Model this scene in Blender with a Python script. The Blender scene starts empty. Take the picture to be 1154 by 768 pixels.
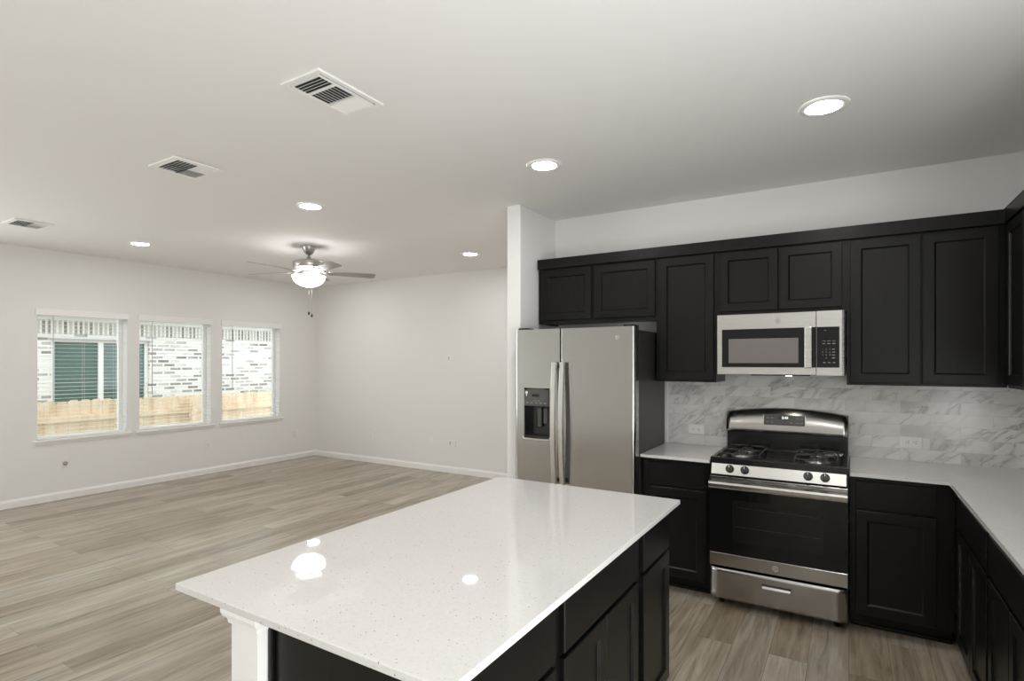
import bpy, bmesh, math, random
from mathutils import Matrix, Vector
random.seed(7)
sc = bpy.context.scene
COL = sc.collection
R = math.radians
PI = math.pi
H = 2.788            # ceiling height
ZC = 0.914           # counter top height
XL, YF, YK, XR, YB = -7.565, 6.13, 4.346, 1.095, -3.2    # room planes
# ------------------------------------------------------------------ camera
cam = bpy.data.cameras.new('camera')
cam.sensor_width = 36.0
cam.lens = 622.5 / 1154 * 36.0
cam.shift_y = 24.04 / 1154
cam.clip_start = 0.05
co = bpy.data.objects.new('camera', cam)
COL.objects.link(co)
co.location = (0, 0, 1.548)
co.rotation_euler = (R(90), 0, 0.5477)
sc.camera = co
# ------------------------------------------------------------------ light and exposure
sc.view_settings.view_transform = 'Standard'
sc.view_settings.look = 'None'
sc.view_settings.gamma = 1.0
sc.view_settings.use_curve_mapping = False
sc.view_settings.exposure = 0.1
SKY = 2.5
LAMP = 125.0           # recessed diffuser emission, living room
LAMPK = 118.0        # the same in the kitchen
BOWL = 9.0            # fan bowl emission
BULB = 14.0
w = bpy.data.worlds.new('sky')
sc.world = w
w.use_nodes = True
wn = w.node_tree.nodes
bg = wn['Background']
bg.inputs['Color'].default_value = (0.93, 0.97, 1.0, 1)
bg.inputs['Strength'].default_value = SKY


def area(name, loc, rot, sx, sy, power, color=(1, 1, 1)):
    l = bpy.data.lights.new(name, 'AREA')
    l.shape = 'RECTANGLE'
    l.size, l.size_y, l.energy, l.color = sx, sy, power, color
    o = bpy.data.objects.new(name, l)
    COL.objects.link(o)
    o.location, o.rotation_euler = loc, rot
    return o


# fill lights outside added nook windows (left) and added patio door (right), both unseen; the sky lights the rest
area('fill_nook', (XL - 0.3, -0.6, 1.45), (0, R(-90), 0), 1.9, 4.0, 115, (0.985, 0.98, 1.0))
area('fill_patio', (XR + 0.22, 0.0, 1.15), (0, R(118), 0), 2.0, 2.8, 95, (1.0, 0.98, 0.985))
sc.cycles.max_bounces = 10
sc.cycles.diffuse_bounces = 6
sc.cycles.glossy_bounces = 5
sc.cycles.transparent_max_bounces = 16
sc.cycles.sample_clamp_indirect = 6.0


# ------------------------------------------------------------------ materials
def mat(name, color, rough=0.5, metal=0.0, spec=0.5, emit=None, estr=0.0, coat=0.0):
    m = bpy.data.materials.new(name)
    m.use_nodes = True
    b = m.node_tree.nodes['Principled BSDF']
    b.inputs['Base Color'].default_value = (*color, 1)
    b.inputs['Roughness'].default_value = rough
    b.inputs['Metallic'].default_value = metal
    b.inputs['Specular IOR Level'].default_value = spec
    b.inputs['Coat Weight'].default_value = coat
    if emit:
        b.inputs['Emission Color'].default_value = (*emit, 1)
        b.inputs['Emission Strength'].default_value = estr
    return m


def nodes(m):
    nt = m.node_tree
    return nt, nt.nodes, nt.links, nt.nodes['Principled BSDF']


def N(ns, t, **kw):
    n = ns.new(t)
    for k, v in kw.items():
        if k in n.inputs:
            n.inputs[k].default_value = v
        else:
            setattr(n, k, v)
    return n


def ramp(ns, stops, interp='LINEAR'):
    r = ns.new('ShaderNodeValToRGB')
    cr = r.color_ramp
    cr.interpolation = interp
    while len(cr.elements) > 1:
        cr.elements.remove(cr.elements[-1])
    cr.elements[0].position, cr.elements[0].color = stops[0][0], (*stops[0][1], 1)
    for p, c in stops[1:]:
        e = cr.elements.new(p)
        e.color = (*c, 1)
    return r


def pos(ns, ls, scale=(1, 1, 1), rot=(0, 0, 0), obj=False):
    if obj:
        g = ns.new('ShaderNodeTexCoord')
        out = g.outputs['Object']
    else:
        g = ns.new('ShaderNodeNewGeometry')
        out = g.outputs['Position']
    mp = ns.new('ShaderNodeMapping')
    mp.inputs['Scale'].default_value = scale
    mp.inputs['Rotation'].default_value = rot
    ls.new(out, mp.inputs['Vector'])
    return mp.outputs['Vector']


def paint(name, color, rough=0.6, bump=0.06, scale=260):
    m = mat(name, color, rough, spec=0.3)
    nt, ns, ls, b = nodes(m)
    n = N(ns, 'ShaderNodeTexNoise', Scale=scale, Detail=3.0)
    ls.new(pos(ns, ls), n.inputs['Vector'])
    bp = N(ns, 'ShaderNodeBump', Strength=bump, Distance=0.002)
    ls.new(n.outputs['Fac'], bp.inputs['Height'])
    ls.new(bp.outputs['Normal'], b.inputs['Normal'])
    return m


M = {}
M['wall'] = paint('wall_paint', (0.80, 0.79, 0.775), 0.7)
M['ceiling'] = paint('ceiling_paint', (0.86, 0.85, 0.845), 0.8, 0.12, 180)
M['trim'] = paint('white_trim', (0.87, 0.86, 0.84), 0.35, 0.0)
M['plate'] = mat('white_plate', (0.82, 0.81, 0.78), 0.35)
M['slot'] = mat('dark_slot', (0.03, 0.03, 0.03), 0.6)
M['vinyl'] = mat('white_vinyl', (0.86, 0.86, 0.85), 0.35)
M['slat'] = mat('blind_slat', (0.86, 0.855, 0.84), 0.4)
M['cord'] = mat('blind_cord', (0.75, 0.74, 0.72), 0.7)
M['wand'] = mat('wand_plastic', (0.45, 0.45, 0.44), 0.3)
M['black'] = mat('black_enamel', (0.012, 0.012, 0.012), 0.18)
M['iron'] = mat('cast_iron', (0.035, 0.034, 0.033), 0.36)
M['blackglass'] = mat('black_glass', (0.006, 0.006, 0.006), 0.08, spec=0.3)
M['ovenglass'] = mat('oven_window', (0.008, 0.0078, 0.0075), 0.2, spec=0.3)
M['mwglass'] = mat('microwave_window', (0.17, 0.155, 0.145), 0.22)
M['darkgrey'] = mat('fridge_side', (0.03, 0.029, 0.027), 0.4)
M['panelgrey'] = mat('dispenser_panel', (0.075, 0.073, 0.07), 0.3)
M['legend'] = mat('legend_grey', (0.24, 0.235, 0.22), 0.5)
M['glow'] = mat('clock_glow', (0.9, 0.9, 0.9), 0.5, emit=(0.95, 1.0, 1.0), estr=1.6)
M['alu'] = mat('aluminium', (0.78, 0.77, 0.75), 0.3, 1.0)
M['nickel'] = mat('brushed_nickel', (0.46, 0.44, 0.42), 0.34, 1.0)
M['badge'] = mat('badge_metal', (0.36, 0.35, 0.33), 0.35, 0.9)
M['blade'] = mat('fan_blade', (0.33, 0.32, 0.305), 0.45)
M['diffuser'] = mat('lamp_diffuser', (0.9, 0.9, 0.9), 0.5, emit=(1.0, 0.975, 0.965), estr=LAMP)
M['diffuserk'] = mat('kitchen_lamp_diffuser', (0.9, 0.9, 0.9), 0.5, emit=(1.0, 0.975, 0.965), estr=LAMPK)
M['bowl'] = mat('lit_bowl', (0.9, 0.9, 0.9), 0.3, emit=(1.0, 0.975, 0.965), estr=BOWL)
M['bulb'] = mat('lit_bulb', (0.9, 0.9, 0.9), 0.3, emit=(1.0, 0.975, 0.965), estr=BULB)
M['mwlamp'] = mat('cooktop_lamp', (0.9, 0.9, 0.9), 0.3, emit=(1.0, 0.93, 0.82), estr=22.0)
M['rack'] = mat('rack_dark', (0.022, 0.021, 0.02), 0.4)
M['ventdark'] = mat('backing_dark', (0.05, 0.05, 0.05), 0.8)
M['knob'] = mat('knob_black', (0.03, 0.028, 0.027), 0.25)
M['grass'] = paint('ground_cover', (0.22, 0.24, 0.14), 0.9, 0.5, 30)
M['soffit'] = mat('white_soffit', (0.8, 0.8, 0.79), 0.6)
M['shingle'] = paint('grey_shingle', (0.16, 0.155, 0.15), 0.9, 0.5, 40)


def steel(name, color, rough, axis):
    m = mat(name, color, rough, 1.0)
    nt, ns, ls, b = nodes(m)
    sc_ = {'x': (3, 3, 700), 'z': (700, 700, 3)}[axis]
    n = N(ns, 'ShaderNodeTexNoise', Scale=1.0, Detail=2.0)
    ls.new(pos(ns, ls, sc_), n.inputs['Vector'])
    mr = N(ns, 'ShaderNodeMapRange')
    mr.inputs['To Min'].default_value = rough - 0.03
    mr.inputs['To Max'].default_value = rough + 0.04
    ls.new(n.outputs['Fac'], mr.inputs['Value'])
    ls.new(mr.outputs['Result'], b.inputs['Roughness'])
    return m


M['steel'] = steel('stainless_steel', (0.42, 0.41, 0.395), 0.22, 'x')
M['steelf'] = steel('stainless_fridge', (0.45, 0.44, 0.425), 0.15, 'x')
M['steelv'] = steel('stainless_handle', (0.70, 0.685, 0.66), 0.3, 'z')
M['steelbright'] = steel('stainless_microwave', (0.55, 0.54, 0.52), 0.26, 'x')


def cabinet_mat():
    m = mat('espresso_cabinet', (0.02, 0.019, 0.0175), 0.33, spec=0.25)
    nt, ns, ls, b = nodes(m)
    n = N(ns, 'ShaderNodeTexNoise', Scale=1.0, Detail=5.0, Roughness=0.6)
    ls.new(pos(ns, ls, (60, 60, 4), obj=False), n.inputs['Vector'])
    r = ramp(ns, [(0.3, (0.0035, 0.0034, 0.0030)), (0.7, (0.0065, 0.0062, 0.0056))])
    ls.new(n.outputs['Fac'], r.inputs['Fac'])
    ls.new(r.outputs['Color'], b.inputs['Base Color'])
    return m


M['cab'] = cabinet_mat()


def floor_mat():
    m = mat('plank_floor', (0.3, 0.26, 0.2), 0.25, spec=0.55)
    nt, ns, ls, b = nodes(m)
    g = ns.new('ShaderNodeNewGeometry')
    sp = ns.new('ShaderNodeSeparateXYZ')
    ls.new(g.outputs['Position'], sp.inputs[0])
    cb = ns.new('ShaderNodeCombineXYZ')
    ls.new(sp.outputs['Y'], cb.inputs['X'])
    ls.new(sp.outputs['X'], cb.inputs['Y'])
    br = ns.new('ShaderNodeTexBrick')
    br.offset, br.offset_frequency, br.squash = 0.37, 2, 1.0
    for k, v in dict(Scale=1.0).items():
        br.inputs[k].default_value = v
    br.inputs['Color1'].default_value = (0, 0, 0, 1)
    br.inputs['Color2'].default_value = (1, 1, 1, 1)
    br.inputs['Mortar'].default_value = (0.3, 0.3, 0.3, 1)
    br.inputs['Mortar Size'].default_value = 0.0012
    br.inputs['Mortar Smooth'].default_value = 0.2
    br.inputs['Bias'].default_value = 0.0
    br.inputs['Brick Width'].default_value = 1.22
    br.inputs['Row Height'].default_value = 0.182
    ls.new(cb.outputs[0], br.inputs['Vector'])
    tone = ramp(ns, [(0.0, (0.265, 0.215, 0.155)), (0.3, (0.36, 0.303, 0.228)), (0.55, (0.41, 0.36, 0.284)),
                     (0.8, (0.355, 0.314, 0.254)), (1.0, (0.445, 0.40, 0.328))])
    ls.new(br.outputs['Color'], tone.inputs['Fac'])
    # grain, shifted for each plank
    ad = N(ns, 'ShaderNodeVectorMath', operation='MULTIPLY_ADD')
    ls.new(br.outputs['Color'], ad.inputs[0])
    ad.inputs[1].default_value = (37.0, 19.0, 11.0)
    ls.new(g.outputs['Position'], ad.inputs[2])
    mp = ns.new('ShaderNodeMapping')
    mp.inputs['Scale'].default_value = (26, 1.7, 1)
    ls.new(ad.outputs[0], mp.inputs['Vector'])
    n1 = N(ns, 'ShaderNodeTexNoise', Scale=1.0, Detail=7.0, Roughness=0.62, Distortion=0.9)
    ls.new(mp.outputs[0], n1.inputs['Vector'])
    gr = ramp(ns, [(0.25, (0.50, 0.47, 0.44)), (0.48, (0.92, 0.91, 0.90)), (0.75, (1.25, 1.25, 1.25))])
    ls.new(n1.outputs['Fac'], gr.inputs['Fac'])
    mp2 = ns.new('ShaderNodeMapping')
    mp2.inputs['Scale'].default_value = (7, 1.1, 1)
    ls.new(ad.outputs[0], mp2.inputs['Vector'])
    n2 = N(ns, 'ShaderNodeTexNoise', Scale=1.0, Detail=3.0, Distortion=1.5)
    ls.new(mp2.outputs[0], n2.inputs['Vector'])
    gr2 = ramp(ns, [(0.3, (0.80, 0.78, 0.75)), (0.6, (1.06, 1.06, 1.06))])
    ls.new(n2.outputs['Fac'], gr2.inputs['Fac'])
    x1 = N(ns, 'ShaderNodeMix', data_type='RGBA', blend_type='MULTIPLY')
    x1.inputs['Factor'].default_value = 1.0
    ls.new(tone.outputs['Color'], x1.inputs['A'])
    ls.new(gr.outputs['Color'], x1.inputs['B'])
    x2 = N(ns, 'ShaderNodeMix', data_type='RGBA', blend_type='MULTIPLY')
    x2.inputs['Factor'].default_value = 1.0
    ls.new(x1.outputs['Result'], x2.inputs['A'])
    ls.new(gr2.outputs['Color'], x2.inputs['B'])
    x3 = N(ns, 'ShaderNodeMix', data_type='RGBA', blend_type='MIX')
    ls.new(br.outputs['Fac'], x3.inputs['Factor'])
    ls.new(x2.outputs['Result'], x3.inputs['A'])
    x3.inputs['B'].default_value = (0.16, 0.13, 0.10, 1)
    ls.new(x3.outputs['Result'], b.inputs['Base Color'])
    bp = N(ns, 'ShaderNodeBump', Strength=0.05, Distance=0.001)
    ls.new(n1.outputs['Fac'], bp.inputs['Height'])
    ls.new(bp.outputs['Normal'], b.inputs['Normal'])
    return m


M['floor'] = floor_mat()


def quartz_mat():
    m = mat('white_quartz', (0.78, 0.765, 0.74), 0.025, spec=0.5)
    nt, ns, ls, b = nodes(m)
    p = pos(ns, ls)
    base = None
    prev = None
    for i, (scl, thr, dark, pick) in enumerate([(190, 0.26, (0.42, 0.405, 0.38), 0.86), (85, 0.17, (0.22, 0.21, 0.195), 0.86)]):
        v = N(ns, 'ShaderNodeTexVoronoi', Scale=float(scl), voronoi_dimensions='3D')
        ls.new(p, v.inputs['Vector'])
        lt = N(ns, 'ShaderNodeMath', operation='LESS_THAN')
        ls.new(v.outputs['Distance'], lt.inputs[0])
        lt.inputs[1].default_value = thr
        sx = ns.new('ShaderNodeSeparateColor')
        ls.new(v.outputs['Color'], sx.inputs[0])
        gt = N(ns, 'ShaderNodeMath', operation='GREATER_THAN')
        ls.new(sx.outputs[0], gt.inputs[0])
        gt.inputs[1].default_value = pick
        mu = N(ns, 'ShaderNodeMath', operation='MULTIPLY')
        ls.new(lt.outputs[0], mu.inputs[0])
        ls.new(gt.outputs[0], mu.inputs[1])
        mx = N(ns, 'ShaderNodeMix', data_type='RGBA')
        ls.new(mu.outputs[0], mx.inputs['Factor'])
        if prev is None:
            n = N(ns, 'ShaderNodeTexNoise', Scale=90.0, Detail=3.0)
            ls.new(p, n.inputs['Vector'])
            r = ramp(ns, [(0.35, (0.63, 0.615, 0.60)), (0.65, (0.655, 0.64, 0.625))])
            ls.new(n.outputs['Fac'], r.inputs['Fac'])
            ls.new(r.outputs['Color'], mx.inputs['A'])
        else:
            ls.new(prev.outputs['Result'], mx.inputs['A'])
        mx.inputs['B'].default_value = (*dark, 1)
        prev = mx
    ls.new(prev.outputs['Result'], b.inputs['Base Color'])
    return m


M['quartz'] = quartz_mat()


def marble_mat():
    m = mat('marble_tile', (0.6, 0.58, 0.55), 0.16, spec=0.5)
    nt, ns, ls, b = nodes(m)
    g = ns.new('ShaderNodeNewGeometry')
    sp = ns.new('ShaderNodeSeparateXYZ')
    ls.new(g.outputs['Position'], sp.inputs[0])
    su = N(ns, 'ShaderNodeMath', operation='ADD')
    ls.new(sp.outputs['X'], su.inputs[0])
    ls.new(sp.outputs['Y'], su.inputs[1])
    cb = ns.new('ShaderNodeCombineXYZ')
    ls.new(su.outputs[0], cb.inputs['X'])
    ls.new(sp.outputs['Z'], cb.inputs['Y'])
    mp0 = ns.new('ShaderNodeMapping')
    mp0.inputs['Location'].default_value = (0.11, -0.914 + 0.0762 * 12, 0)
    ls.new(cb.outputs[0], mp0.inputs['Vector'])
    br = ns.new('ShaderNodeTexBrick')
    br.offset, br.offset_frequency = 0.5, 2
    br.inputs['Color1'].default_value = (0, 0, 0, 1)
    br.inputs['Color2'].default_value = (1, 1, 1, 1)
    br.inputs['Mortar'].default_value = (0.5, 0.5, 0.5, 1)
    br.inputs['Scale'].default_value = 1.0
    br.inputs['Mortar Size'].default_value = 0.0013
    br.inputs['Mortar Smooth'].default_value = 0.3
    br.inputs['Brick Width'].default_value = 0.305
    br.inputs['Row Height'].default_value = 0.0762
    ls.new(mp0.outputs[0], br.inputs['Vector'])
    ad = N(ns, 'ShaderNodeVectorMath', operation='MULTIPLY_ADD')
    ls.new(br.outputs['Color'], ad.inputs[0])
    ad.inputs[1].default_value = (41.0, 23.0, 57.0)
    ls.new(g.outputs['Position'], ad.inputs[2])
    mpr = ns.new('ShaderNodeMapping')
    mpr.inputs['Rotation'].default_value = (0.1, 0.62, 0.15)
    ls.new(ad.outputs[0], mpr.inputs['Vector'])
    mp = ns.new('ShaderNodeMapping')
    mp.inputs['Scale'].default_value = (1.5, 2.0, 4.2)
    ls.new(mpr.outputs[0], mp.inputs['Vector'])
    n1 = N(ns, 'ShaderNodeTexNoise', Scale=1.5, Detail=6.0, Roughness=0.58, Distortion=1.1)
    ls.new(mp.outputs[0], n1.inputs['Vector'])
    ab = N(ns, 'ShaderNodeMath', operation='SUBTRACT')
    ls.new(n1.outputs['Fac'], ab.inputs[0])
    ab.inputs[1].default_value = 0.5
    ab2 = N(ns, 'ShaderNodeMath', operation='ABSOLUTE')
    ls.new(ab.outputs[0], ab2.inputs[0])
    r = ramp(ns, [(0.0, (0.40, 0.385, 0.365)), (0.010, (0.55, 0.535, 0.515)), (0.035, (0.70, 0.685, 0.665)), (0.10, (0.77, 0.755, 0.735))])
    ls.new(ab2.outputs[0], r.inputs['Fac'])
    n2 = N(ns, 'ShaderNodeTexNoise', Scale=1.3, Detail=4.0, Distortion=0.8)
    ls.new(mp.outputs[0], n2.inputs['Vector'])
    r2 = ramp(ns, [(0.30, (0.72, 0.715, 0.71)), (0.5, (0.97, 0.97, 0.97)), (0.7, (1.03, 1.03, 1.03))])
    ls.new(n2.outputs['Fac'], r2.inputs['Fac'])
    # how strongly each spot is veined
    n3 = N(ns, 'ShaderNodeTexNoise', Scale=3.0, Detail=1.0)
    ls.new(ad.outputs[0], n3.inputs['Vector'])
    r3 = ramp(ns, [(0.40, (0.1, 0.1, 0.1)), (0.58, (1, 1, 1))])
    ls.new(n3.outputs['Fac'], r3.inputs['Fac'])
    xv = N(ns, 'ShaderNodeMix', data_type='RGBA')
    ls.new(r3.outputs['Color'], xv.inputs['Factor'])
    xv.inputs['A'].default_value = (0.74, 0.725, 0.705, 1)
    ls.new(r.outputs['Color'], xv.inputs['B'])
    x1 = N(ns, 'ShaderNodeMix', data_type='RGBA', blend_type='MULTIPLY')
    x1.inputs['Factor'].default_value = 1.0
    ls.new(xv.outputs['Result'], x1.inputs['A'])
    ls.new(r2.outputs['Color'], x1.inputs['B'])
    x3 = N(ns, 'ShaderNodeMix', data_type='RGBA')
    ls.new(br.outputs['Fac'], x3.inputs['Factor'])
    ls.new(x1.outputs['Result'], x3.inputs['A'])
    x3.inputs['B'].default_value = (0.58, 0.57, 0.55, 1)
    ls.new(x3.outputs['Result'], b.inputs['Base Color'])
    return m


M['marble'] = marble_mat()


def brick_mat(name, vertical=False):
    m = mat(name, (0.7, 0.7, 0.7), 0.9)
    nt, ns, ls, b = nodes(m)
    g = ns.new('ShaderNodeNewGeometry')
    sp = ns.new('ShaderNodeSeparateXYZ')
    ls.new(g.outputs['Position'], sp.inputs[0])
    cb = ns.new('ShaderNodeCombineXYZ')
    ls.new(sp.outputs['Y'], cb.inputs['X'])
    ls.new(sp.outputs['Z'], cb.inputs['Y'])
    br = ns.new('ShaderNodeTexBrick')
    br.offset = 0.0 if vertical else 0.5
    br.inputs['Color1'].default_value = (0, 0, 0, 1)
    br.inputs['Color2'].default_value = (1, 1, 1, 1)
    br.inputs['Mortar'].default_value = (0.9, 0.9, 0.9, 1)
    br.inputs['Scale'].default_value = 1.0
    br.inputs['Mortar Size'].default_value = 0.016
    br.inputs['Brick Width'].default_value = 0.076 if vertical else 0.23
    br.inputs['Row Height'].default_value = 0.5 if vertical else 0.076
    ls.new(cb.outputs[0], br.inputs['Vector'])
    n = N(ns, 'ShaderNodeTexNoise', Scale=5.0, Detail=4.0)
    ls.new(g.outputs['Position'], n.inputs['Vector'])
    mx = N(ns, 'ShaderNodeMath', operation='MULTIPLY_ADD')
    ls.new(n.outputs['Fac'], mx.inputs[0])
    mx.inputs[1].default_value = 0.7
    ls.new(br.outputs['Color'], mx.inputs[2])
    if vertical:
        r = ramp(ns, [(0.3, (0.17, 0.155, 0.14)), (0.75, (0.33, 0.315, 0.30)), (1.1, (0.55, 0.54, 0.52))])
    else:
        r = ramp(ns, [(0.25, (0.15, 0.145, 0.14)), (0.5, (0.30, 0.29, 0.28)), (0.8, (0.60, 0.585, 0.57)), (1.1, (0.80, 0.79, 0.77))])
    ls.new(mx.outputs[0], r.inputs['Fac'])
    x3 = N(ns, 'ShaderNodeMix', data_type='RGBA')
    ls.new(br.outputs['Fac'], x3.inputs['Factor'])
    ls.new(r.outputs['Color'], x3.inputs['A'])
    x3.inputs['B'].default_value = (0.85, 0.84, 0.82, 1)
    ls.new(x3.outputs['Result'], b.inputs['Base Color'])
    return m


M['brick'] = brick_mat('whitewashed_brick')
M['soldier'] = brick_mat('soldier_brick', True)


def wood_mat():
    m = mat('new_pine', (0.72, 0.52, 0.32), 0.7)
    nt, ns, ls, b = nodes(m)
    n = N(ns, 'ShaderNodeTexNoise', Scale=1.0, Detail=5.0, Distortion=0.6)
    ls.new(pos(ns, ls, (8, 9, 2)), n.inputs['Vector'])
    r = ramp(ns, [(0.28, (0.58, 0.40, 0.23)), (0.5, (0.76, 0.59, 0.41)), (0.75, (0.83, 0.71, 0.55))])
    ls.new(n.outputs['Fac'], r.inputs['Fac'])
    ls.new(r.outputs['Color'], b.inputs['Base Color'])
    return m


M['pine'] = wood_mat()


def glass_mat(name, refl, tint=(1, 1, 1)):
    m = bpy.data.materials.new(name)
    m.use_nodes = True
    nt = m.node_tree
    ns, ls = nt.nodes, nt.links
    ns.remove(ns['Principled BSDF'])
    t = ns.new('ShaderNodeBsdfTransparent')
    t.inputs['Color'].default_value = (*tint, 1)
    g = ns.new('ShaderNodeBsdfGlossy')
    g.inputs['Roughness'].default_value = 0.02
    mx = ns.new('ShaderNodeMixShader')
    mx.inputs['Fac'].default_value = refl
    ls.new(t.outputs[0], mx.inputs[1])
    ls.new(g.outputs[0], mx.inputs[2])
    ls.new(mx.outputs[0], ns['Material Output'].inputs['Surface'])
    return m


M['glass'] = glass_mat('window_glass', 0.05, (0.96, 0.98, 0.97))
M['houseglass'] = mat('teal_reflection_pane', (0.05, 0.125, 0.11), 0.06, spec=0.8)  # teal base colour stands for the reflections in the pane

# ------------------------------------------------------------------ mesh helpers
WM = {}


def newbm():
    return bmesh.new()


def box(bm, x0, x1, y0, y1, z0, z1, bev=0.0, seg=1, mtx=None):
    r = bmesh.ops.create_cube(bm, size=1.0)
    vs = r['verts']
    T = Matrix.Translation(((x0 + x1) / 2, (y0 + y1) / 2, (z0 + z1) / 2)) @ Matrix.Diagonal((abs(x1 - x0), abs(y1 - y0), abs(z1 - z0), 1))
    bmesh.ops.transform(bm, matrix=T, verts=vs)
    if bev > 0:
        es = list({e for v in vs for e in v.link_edges})
        r2 = bmesh.ops.bevel(bm, geom=es, offset=bev, segments=seg, affect='EDGES', profile=0.5)
        vs = list({v for f in r2['faces'] for v in f.verts} | {v for v in vs if v.is_valid})
    if mtx is not None:
        bmesh.ops.transform(bm, matrix=mtx, verts=vs)
    return vs


def loops(bm, seq, cap0=True, cap1=True):
    """seq of vertex-position lists of equal length; bridge them into a skin"""
    rows = [[bm.verts.new(p) for p in s] for s in seq]
    n = len(rows[0])
    for a, b in zip(rows, rows[1:]):
        for i in range(n):
            j = (i + 1) % n
            bm.faces.new((a[i], a[j], b[j], b[i]))
    if cap0:
        bm.faces.new(list(reversed(rows[0])))
    if cap1:
        bm.faces.new(rows[-1])
    return [v for r in rows for v in r]


def rect(x0, x1, z0, z1, y):
    return [(x0, y, z0), (x1, y, z0), (x1, y, z1), (x0, y, z1)]


def lathe(bm, prof, cx, cy, seg=32, smooth=True, cap0=True, cap1=True):
    seq = []
    for r, z in prof:
        seq.append([(cx + r * math.cos(2 * PI * i / seg), cy + r * math.sin(2 * PI * i / seg), z) for i in range(seg)])
    vs = loops(bm, seq, cap0, cap1)
    if smooth:
        for f in {f for v in vs for f in v.link_faces}:
            if len(f.verts) == 4:
                f.smooth = True
    return vs


def cyl(bm, p0, p1, r, seg=16, r2=None):
    p0, p1 = Vector(p0), Vector(p1)
    d = (p1 - p0)
    q = d.to_track_quat('Z', 'Y').to_matrix()
    r2 = r if r2 is None else r2
    seq = []
    for p, rr in ((p0, r), (p1, r2)):
        seq.append([p + q @ Vector((rr * math.cos(2 * PI * i / seg), rr * math.sin(2 * PI * i / seg), 0)) for i in range(seg)])
    vs = loops(bm, seq)
    for f in {f for v in vs for f in v.link_faces}:
        if len(f.verts) == 4:
            f.smooth = True
    return vs


def tube(bm, pts, r, seg=8, square=None):
    pts = [Vector(p) for p in pts]
    seq = []
    for i, p in enumerate(pts):
        a = pts[max(i - 1, 0)]
        b = pts[min(i + 1, len(pts) - 1)]
        q = (b - a).to_track_quat('Z', 'Y').to_matrix()
        seq.append([p + q @ Vector((r * math.cos(2 * PI * k / seg + PI / seg), r * math.sin(2 * PI * k / seg + PI / seg), 0)) for k in range(seg)])
    vs = loops(bm, seq)
    for f in {f for v in vs for f in v.link_faces}:
        if len(f.verts) == 4:
            f.smooth = True
    return vs


def prism(bm, poly, z0, z1):
    return loops(bm, [[(x, y, z0) for x, y in poly], [(x, y, z1) for x, y in poly]])


def obj(name, bm, m, parent=None, local=False, **props):
    bmesh.ops.recalc_face_normals(bm, faces=bm.faces[:])
    me = bpy.data.meshes.new(name)
    o = bpy.data.objects.new(name, me)
    COL.objects.link(o)
    if parent is not None:
        if not local:
            bm.transform(WM[parent].inverted())
        o.parent = parent
        WM[o] = WM[parent]
    else:
        xs = [v.co for v in bm.verts]
        c = Vector(((min(v.x for v in xs) + max(v.x for v in xs)) / 2, (min(v.y for v in xs) + max(v.y for v in xs)) / 2, min(v.z for v in xs)))
        bm.transform(Matrix.Translation(-c))
        o.location = c
        WM[o] = Matrix.Translation(c)
    bm.to_mesh(me)
    bm.free()
    me.materials.append(M[m] if isinstance(m, str) else m)
    for k, v in props.items():
        o[k] = v
    return o


def thing(name, label, cat, loc, rz=0.0, group=None):
    o = bpy.data.objects.new(name, None)
    o.empty_display_size = 0.1
    COL.objects.link(o)
    o.location = loc
    o.rotation_euler = (0, 0, rz)
    WM[o] = Matrix.Translation(loc) @ Matrix.Rotation(rz, 4, 'Z')
    o['label'], o['category'] = label, cat
    if group:
        o['group'] = group
    return o


def bx(*a, **k):
    bm = newbm()
    box(bm, *a, **k)
    return bm


def struct(name, bm, m, parent=None):
    o = obj(name, bm, m, parent)
    if parent is None:
        o['kind'] = 'structure'
    return o


def label(o, text, cat, group=None):
    o['label'], o['category'] = text, cat
    if group:
        o['group'] = group
    return o


def text_part(name, body, size, mtx, m, parent):
    cu = bpy.data.curves.new(name, 'FONT')
    cu.body, cu.size, cu.align_x, cu.align_y, cu.extrude = body, size, 'CENTER', 'CENTER', 0.0004
    t = bpy.data.objects.new(name, cu)
    COL.objects.link(t)
    bpy.context.view_layer.update()
    me = bpy.data.meshes.new_from_object(t.evaluated_get(bpy.context.evaluated_depsgraph_get()))
    bpy.data.objects.remove(t)
    bm = newbm()
    bm.from_mesh(me)
    bm.transform(mtx)
    bpy.data.meshes.remove(me)
    return obj(name, bm, m, parent)


FRONT = Matrix.Rotation(R(90), 4, 'X')      # text in XY plane -> facing -Y

# ------------------------------------------------------------------ room shell
struct('floor', bx(XL - 0.2, XR + 0.15, YB - 0.15, YF + 0.15, -0.12, 0.0), 'floor')
struct('ceiling', bx(XL - 0.2, XR + 0.15, YB - 0.15, YF + 0.15, H, H + 0.15), 'ceiling')
WT = 0.17
WIN = [(2.447, 3.332), (3.466, 4.374), (4.533, 5.468)]
WZ0, WZ1 = 0.668, 2.125
bm = newbm()
box(bm, XL - WT, XL, 1.4, YF + 0.15, 0, WZ0)
box(bm, XL - WT, XL, 1.4, YF + 0.15, WZ1, H)
box(bm, XL - WT, XL, YB - 0.15, 1.4, 0, 0.5)
box(bm, XL - WT, XL, YB - 0.15, 1.4, 2.4, H)
NOOK = (-2.6, 1.4, 0.5, 2.4)  # opening of the added window
ys = [NOOK[1]] + [v for p in WIN for v in p] + [YF + 0.15]
for a, b in zip(ys[0::2], ys[1::2]):
    box(bm, XL - WT, XL, a, b, WZ0, WZ1)
box(bm, XL - WT, XL, YB - 0.15, NOOK[0], 0.5, 2.4)
struct('wall_left', bm, 'wall')
struct('wall_far', bx(XL, -2.328, YF, YF + 0.15, 0, H), 'wall')
struct('wall_partition', bx(-2.328, -2.2045, 3.74, YF + 0.15, 0, H, bev=0.006, seg=2), 'wall')
struct('wall_kitchen', bx(-2.2045, XR + 0.15, YK, YK + 0.12, 0, H), 'wall')
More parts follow.
